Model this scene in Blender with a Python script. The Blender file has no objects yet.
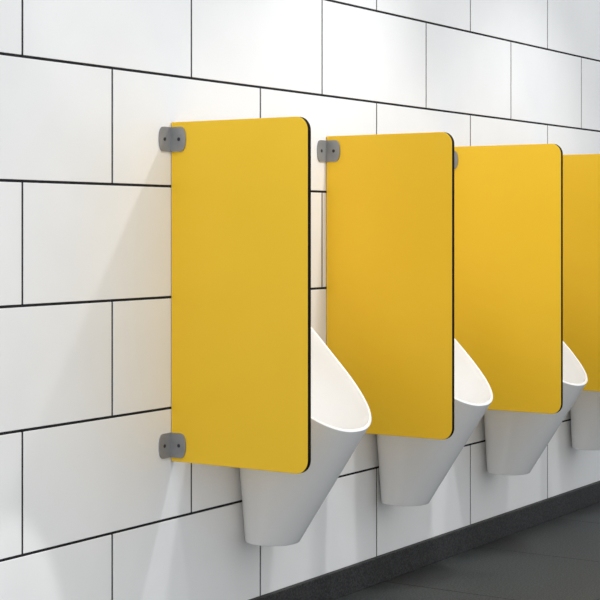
import bpy, bmesh, math, random
from math import sin, cos, pi
from mathutils import Vector
random.seed(4)
S = bpy.context.scene
COL = S.collection

# ------------------------------------------------------------------ materials
def new_mat(name, color, rough=0.4, spec=0.5, metal=0.0, coat=0.0):
    m = bpy.data.materials.new(name); m.use_nodes = True
    b = m.node_tree.nodes['Principled BSDF']
    b.inputs['Base Color'].default_value = (*color, 1)
    b.inputs['Roughness'].default_value = rough
    b.inputs['Specular IOR Level'].default_value = spec
    b.inputs['Metallic'].default_value = metal
    b.inputs['Coat Weight'].default_value = coat
    return m, m.node_tree, b

def mottle(nt, b, c1, c2, scale, detail=4, lo=.35, hi=.65, rough=None, bump=0, bump_scale=None):
    tc = nt.nodes.new('ShaderNodeTexCoord')
    n = nt.nodes.new('ShaderNodeTexNoise'); n.inputs['Scale'].default_value = scale; n.inputs['Detail'].default_value = detail
    nt.links.new(tc.outputs['Object'], n.inputs['Vector'])
    r = nt.nodes.new('ShaderNodeValToRGB')
    r.color_ramp.elements[0].position = lo; r.color_ramp.elements[0].color = (*c1, 1)
    r.color_ramp.elements[1].position = hi; r.color_ramp.elements[1].color = (*c2, 1)
    nt.links.new(n.outputs['Fac'], r.inputs['Fac']); nt.links.new(r.outputs['Color'], b.inputs['Base Color'])
    if rough:
        mr = nt.nodes.new('ShaderNodeMapRange'); mr.inputs['To Min'].default_value = rough[0]; mr.inputs['To Max'].default_value = rough[1]
        nt.links.new(n.outputs['Fac'], mr.inputs['Value']); nt.links.new(mr.outputs['Result'], b.inputs['Roughness'])
    if bump:
        n2 = nt.nodes.new('ShaderNodeTexNoise'); n2.inputs['Scale'].default_value = bump_scale or scale; n2.inputs['Detail'].default_value = 3
        nt.links.new(tc.outputs['Object'], n2.inputs['Vector'])
        bp = nt.nodes.new('ShaderNodeBump'); bp.inputs['Strength'].default_value = bump; bp.inputs['Distance'].default_value = .002
        nt.links.new(n2.outputs['Fac'], bp.inputs['Height']); nt.links.new(bp.outputs['Normal'], b.inputs['Normal'])

M = {}
m, nt, b = new_mat('wall_tile', (.8, .8, .8), .42, .35); mottle(nt, b, (.80, .80, .802), (.84, .84, .842), 3.2, 3, rough=(.38, .5)); M['tile'] = m
m, nt, b = new_mat('dark_grout', (.02, .02, .022), .9, .1); mottle(nt, b, (.016, .016, .018), (.03, .03, .032), 60); M['grout'] = m
m, nt, b = new_mat('yellow_laminate', (.78, .47, .03), .45, .2)
mottle(nt, b, (.90, .56, .030), (.93, .58, .035), 2.5, 2, rough=(.42, .5), bump=.03, bump_scale=900); M['yellow'] = m
m, nt, b = new_mat('black_core', (.012, .009, .008), .6, .03); mottle(nt, b, (.005, .004, .004), (.010, .007, .006), 80); M['black'] = m
m, nt, b = new_mat('grey_bracket', (.24, .24, .245), .42, .5, .25); mottle(nt, b, (.26, .26, .263), (.30, .30, .303), 30); M['bracket'] = m
m, nt, b = new_mat('dark_screw', (.04, .04, .045), .35, .5, .6); mottle(nt, b, (.035, .035, .04), (.06, .06, .065), 90); M['screw'] = m
m, nt, b = new_mat('white_ceramic', (.8, .8, .8), .22, .5); mottle(nt, b, (.86, .86, .862), (.885, .885, .886), 4, 2, rough=(.2, .26)); M['ceramic'] = m
m, nt, b = new_mat('skirting_stone', (.03, .03, .03), .6, .3); mottle(nt, b, (.010, .010, .011), (.046, .046, .047), 200, 6, .36, .66, bump=.2, bump_scale=300); M['skirting'] = m
m, nt, b = new_mat('floor_stone', (.05, .055, .055), .55, .35)
mottle(nt, b, (.006, .008, .008), (.070, .078, .077), 190, 8, .36, .66, rough=(.45, .65), bump=.25, bump_scale=260); M['floor'] = m
m, nt, b = new_mat('floor_joint', (.018, .018, .018), .8, .2); mottle(nt, b, (.014, .014, .014), (.024, .024, .024), 70); M['joint'] = m

# ------------------------------------------------------------------ helpers
def link(name, bm, mats, parent=None, smooth=False, angle=None):
    bmesh.ops.recalc_face_normals(bm, faces=bm.faces)
    me = bpy.data.meshes.new(name); bm.to_mesh(me); bm.free()
    for mm in (mats if isinstance(mats, (list, tuple)) else [mats]): me.materials.append(mm)
    if smooth:
        for p in me.polygons: p.use_smooth = True
        if angle: me.set_sharp_from_angle(angle=angle)
    o = bpy.data.objects.new(name, me); COL.objects.link(o)
    if parent: o.parent = parent
    return o

def box(bm, x0, x1, y0, y1, z0, z1, mat=0, bev=0):
    vs = [bm.verts.new((x, y, z)) for x in (x0, x1) for y in (y0, y1) for z in (z0, z1)]
    fs = [bm.faces.new([vs[i] for i in q]) for q in ((0,1,3,2),(4,6,7,5),(0,4,5,1),(2,3,7,6),(0,2,6,4),(1,5,7,3))]
    for f in fs: f.material_index = mat
    if bev:
        es = list({e for f in fs for e in f.edges})
        r = bmesh.ops.bevel(bm, geom=es, offset=bev, segments=2, profile=.5, affect='EDGES')
        for f in r['faces']: f.material_index = mat

def prism(bm, pts, fn, d0, d1, mat=0, cap=True, side=True):
    """outline pts (u,v) extruded from depth d0 to d1; fn(u,v,d)->xyz"""
    a = [bm.verts.new(fn(u, v, d0)) for u, v in pts]
    c = [bm.verts.new(fn(u, v, d1)) for u, v in pts]
    n = len(pts)
    if cap:
        for f in (bm.faces.new(a), bm.faces.new(c[::-1])): f.material_index = mat
    if side:
        for i in range(n): bm.faces.new([a[i], a[(i+1) % n], c[(i+1) % n], c[i]]).material_index = mat
    return a, c

def structure(o): o['kind'] = 'structure'; return o

def thing(name, label, cat, loc, group=None):
    o = bpy.data.objects.new(name, None); o.empty_display_size = .1; COL.objects.link(o)
    o.location = loc; o['label'] = label; o['category'] = cat
    if group: o['group'] = group
    return o

def dup(root, loc, label):
    r = root.copy(); COL.objects.link(r); r.location = loc; r['label'] = label
    for ch in list(root.children):
        c = ch.copy(); COL.objects.link(c); c.parent = r
        for g in list(ch.children):
            d = g.copy(); COL.objects.link(d); d.parent = c
    return r

# ------------------------------------------------------------------ room shell
X0, X1 = -1.0, 9.0
TH, TW, J = .2630, .5860, .0060
ZT = .0655          # underside of the lowest course (top of skirting = .0745)
bm = bmesh.new()
box(bm, X0, X1, .0015, .12, 0, 2.75, 1)
zs = [ZT] + [.3289 + TH*k for k in range(0, 10)]
for r in range(len(zs)-1):
    z0, z1 = zs[r] + J/2, min(zs[r+1] - J/2, 2.75)
    if z0 >= 2.74: break
    off = 2.755 if r % 2 == 0 else 2.4635
    k0 = math.floor((X0-off)/TW)
    x = off + k0*TW
    while x < X1:
        a, c = max(x + J/2, X0), min(x + TW - J/2, X1)
        if c - a > .02: box(bm, a, c, 0, .006, z0, z1, 0, .0009)
        x += TW
structure(link('wall_back', bm, [M['tile'], M['grout']]))

bm = bmesh.new()
box(bm, X0, X1, -3.6, .12, -.06, -.0012, 1)
fx = 3.945 - 9*.592
while fx < X1:
    for yy in range(6):
        y1 = -.0165 - yy*.6; y0 = y1 - .6
        if yy == 0: y1 = 0
        a, c = max(fx + .0012, X0), min(fx + .592 - .0012, X1)
        if c - a > .02: box(bm, a, c, max(y0 + .0012, -3.6), y1 - .0012, -.0012, 0, 0, .0004)
    fx += .592
structure(link('floor', bm, [M['floor'], M['joint']]))

bm = bmesh.new()
box(bm, X0, X1, -.0165, 0, 0, .0745, 0, .0015)
structure(link('baseboard_back', bm, M['skirting']))

# ------------------------------------------------------------------ dividers
PZ0, PZ1, PD, PT = .466, 1.270, .388, .0135
def panel_outline(inset=0.0):
    R = .032 - inset
    y_in, y_out = .0015 + inset, PD - inset
    z0, z1 = PZ0 + inset, PZ1 - inset
    pts = [(y_in, z0)]
    for k in range(13):
        a = -pi/2 + k*pi/24; pts.append((y_out - R + R*cos(a), z0 + R + R*sin(a)))
    for k in range(13):
        a = k*pi/24; pts.append((y_out - R + R*cos(a), z1 - R + R*sin(a)))
    pts.append((y_in, z1))
    return pts

def make_divider(loc, label):
    t = thing('urinal_divider', label, 'divider', loc, 'yellow privacy dividers between the urinals')
    fn = lambda u, v, d: (d, -u, v)
    # laminated board: yellow faces with a small chamfer down to the core
    bm = bmesh.new()
    O, I = panel_outline(.0), panel_outline(.0006)
    rings = [[bm.verts.new(fn(u, v, d)) for u, v in P] for P, d in ((I, 0), (O, .0007), (O, .0013), (O, PT-.0013), (O, PT-.0007), (I, PT))]
    n = len(O)
    bm.faces.new(rings[0]); bm.faces.new(rings[-1][::-1])
    for r in range(5):
        if r == 2: continue
        for i in range(n): bm.faces.new([rings[r][i], rings[r][(i+1) % n], rings[r+1][(i+1) % n], rings[r+1][i]])
    o = link('panel', bm, M['yellow'], t); o['label'] = 'yellow laminate board with rounded outer corners'
    bm = bmesh.new()
    Pc = [(u + (.0006 if u > .01 else 0), v) for u, v in O]
    prism(bm, Pc, fn, .0008, PT - .0008)
    o = link('core_edge', bm, M['black'], t); o['label'] = 'black edge of the board core'
    # brackets
    for zc in (1.229, .5045):
        bm = bmesh.new()
        H, W, T = .0292, .046, .003
        prof = [(0, -H)]
        # rounded convex outer side
        pc = [(W - .017 + .017*max(0, cos(a))**.72, H*math.copysign(abs(sin(a))**.93, sin(a))) for a in [(-pi/2 + pi*k/18) for k in range(19)]]
        prof += pc + [(0, H)]
        G = .0004
        prism(bm, prof, lambda u, v, d: (-T - G - u + T, -d, zc + v), 0, T)                 # wall plate
        prism(bm, prof, lambda u, v, d: (-G - d, -u, zc + v), 0, T)                          # panel plate
        box(bm, -G - T - .0012, -G, -T - .0012, 0, zc - H, zc + H)
        bmesh.ops.bevel(bm, geom=[e for e in bm.edges if e.is_manifold and len(e.link_faces) == 2 and e.calc_face_angle(0) > 1.2], offset=.0006, segments=2, affect='EDGES')
        br = link('bracket', bm, M['bracket'], t); br['label'] = 'grey metal angle bracket'
        for side in (0, 1):
            bm = bmesh.new()
            c = .0265
            ring = []
            for (rr, dd) in ((.0043, .0), (.0043, .0006), (.0033, .0011), (.0012, .0005)):
                vs = []
                for k in range(16):
                    a = 2*pi*k/16; u = c + rr*cos(a); v = rr*sin(a)
                    vs.append(bm.verts.new((-G - u, -T - dd, zc + v) if side == 0 else (-G - T - dd, -u, zc + v)))
                ring.append(vs)
            for a_, b_ in zip(ring, ring[1:]):
                for k in range(16): bm.faces.new([a_[k], a_[(k+1) % 16], b_[(k+1) % 16], b_[k]])
            bm.faces.new(ring[-1]); bm.faces.new(ring[0][::-1])
            sc = link('screw', bm, M['screw'], br, True, .6); sc['label'] = 'small dark screw head'
    return t

DX, DS = 2.968, .6865
d0 = make_divider((DX, 0, 0), 'nearest and largest yellow divider panel, with both grey wall brackets showing')
dup(d0, (DX + DS, 0, 0), 'second yellow divider panel from the left, only its top grey bracket showing on the wall')
dup(d0, (DX + 2*DS, 0, 0), 'third yellow divider panel, just a sliver of its bracket peeking past the panel in front')
dup(d0, (DX + 3*DS, 0, 0), 'farthest yellow divider panel, cut off by the right side of the photo')

# ------------------------------------------------------------------ urinals
N = 96
W_, QF, QB, ZR, S1, S2 = .1769, .3234, .0008, .5239, .7463, .8221
BQ, BR, BZ = .0725, .068, .231
def sgn(v, p): return math.copysign(abs(v)**p, v)
def rim(t):
    q = (QF+QB)/2 + (QF-QB)/2*(cos(t) if cos(t) > 0 else sgn(cos(t), .7))
    u = QF - q
    return Vector((W_*sgn(sin(t), .9 if cos(t) > 0 else .5), q, ZR + S1*u + S2*u*u))
def base(t):
    return Vector((-.007 + BR*sgn(sin(t), .95), BQ + BR*cos(t), BZ))
def shell(t, v):
    p = base(t).lerp(rim(t), v)
    return p
cent = {}
def centre(v):
    if v not in cent:
        c = Vector((0, 0, 0))
        for k in range(N): c += shell(2*pi*k/N, v)
        cent[v] = c/N
    return cent[v]
def at(t, v, sc=1.0, dz=0.0, v2=None):
    c = centre(v); p = shell(t, v)
    r = c + (p-c)*sc
    return Vector((r.x, -r.y, r.z + dz))
def loft(bm, rings):
    R = [[bm.verts.new(p) for p in ring] for ring in rings]
    for a, b_ in zip(R, R[1:]):
        for k in range(N): bm.faces.new([a[k], a[(k+1) % N], b_[(k+1) % N], b_[k]])
    return R
def ringof(v, sc=1.0, dz=0.0): return [at(2*pi*k/N, v, sc, dz) for k in range(N)]

def make_urinal(loc, label):
    t = thing('urinal', label, 'urinal', loc, 'white wall hung urinals')
    bm = bmesh.new()
    rings = [ringof(0, .80, .0), ringof(0, .93, .0), ringof(0, .990, .0), ringof(0.001, .998, .0)]
    for k in range(0, 25): rings.append(ringof(.004 + (1-.004)*k/24))
    R = loft(bm, rings); bm.faces.new(R[0])
    o = link('body', bm, M['ceramic'], t, True, .9); o['label'] = 'tapering outer shell of the urinal'
    bm = bmesh.new()
    # lip rolled over from the outer edge into the hollow bowl
    rings = [ringof(1.0), ringof(1.0, .997, .0014), ringof(1.0, .988, .0024), ringof(1.0, .976, .0022), ringof(1.0, .966, .0008), ringof(1.0, .960, -.002)]
    V0 = .30
    for k in range(1, 27):
        f = k/26
        v = 1 - (1-V0)*sin(f*pi/2)
        sc = .955*(max(0.0, 1 - f**3.2))**.62 if f < 1 else .02
        sc = max(sc, .02)
        rings.append(ringof(v, sc, -.004))
    R = loft(bm, rings); bm.faces.new(R[-1])
    o = link('bowl', bm, M['ceramic'], t, True); o['label'] = 'hollow inner bowl and rolled lip'
    return t

UX, US = 3.297, .6745
u0 = make_urinal((UX, 0, 0), 'nearest white urinal, its lip jutting out past the first yellow panel')
dup(u0, (UX + US, 0, 0), 'second white urinal, between the second and third yellow panels')
dup(u0, (UX + 2*US, 0, 0), 'third white urinal, its small lip showing between the third and farthest panels')
dup(u0, (UX + 3*US, 0, 0), 'farthest white urinal, only its base showing below the last panel at the right')

# ------------------------------------------------------------------ light
w = bpy.data.worlds.new('room_light'); S.world = w; w.use_nodes = True
bg = w.node_tree.nodes['Background']; bg.inputs['Color'].default_value = (.945, .975, 1, 1); bg.inputs['Strength'].default_value = .95

def lamp(name, loc, target, power, size, spot=None, blend=.6):
    l = bpy.data.lights.new(name, 'SPOT' if spot else 'AREA')
    l.energy = power
    if spot: l.spot_size = spot; l.spot_blend = blend; l.shadow_soft_size = size
    else: l.shape = 'DISK'; l.size = size
    o = bpy.data.objects.new(name, l); COL.objects.link(o); o.location = loc
    o.rotation_euler = (Vector(target) - Vector(loc)).to_track_quat('-Z', 'Y').to_euler()
    return o
for x, tx, e in ((1.35, 1.5, 60), (2.55, 2.75, 24), (3.75, 3.6, 50), (4.95, 4.8, 40)):
    lamp('downlight', (x, -.9, 2.4), (tx, -.1, .5), e, .055, 1.35, 1.0)
lamp('wall_fill', (3.75, -.9, 2.42), (3.75, -.3, .6), 3.6, .07)  # added soft fill at the downlight's place, no fixture of its own, lifts wall brightness
lamp('side_lamp', (-.6, -3.0, 1.1), (3.8, 0, .7), 19, .8)
lamp('pool_spot', (1.9, -1.3, 2.3), (2.46, 0, .20), 80, .02, .105, .3)  # unseen narrow spot, added to cast the light pool low on the left wall

# ------------------------------------------------------------------ camera
F = 1583.0
th = math.atan(1044/F)
cam = bpy.data.cameras.new('camera'); co = bpy.data.objects.new('camera', cam); COL.objects.link(co)
co.location = (0, -2.325, 1.019)
co.rotation_euler = (pi/2, 0, th - pi/2)
cam.sensor_width = 36; cam.lens = 36*F/600; cam.shift_y = -72/600
cam.clip_start = .05
S.camera = co
S.view_settings.view_transform = 'Standard'; S.view_settings.look = 'None'
S.view_settings.gamma = 1; S.view_settings.exposure = .08; S.view_settings.use_curve_mapping = False
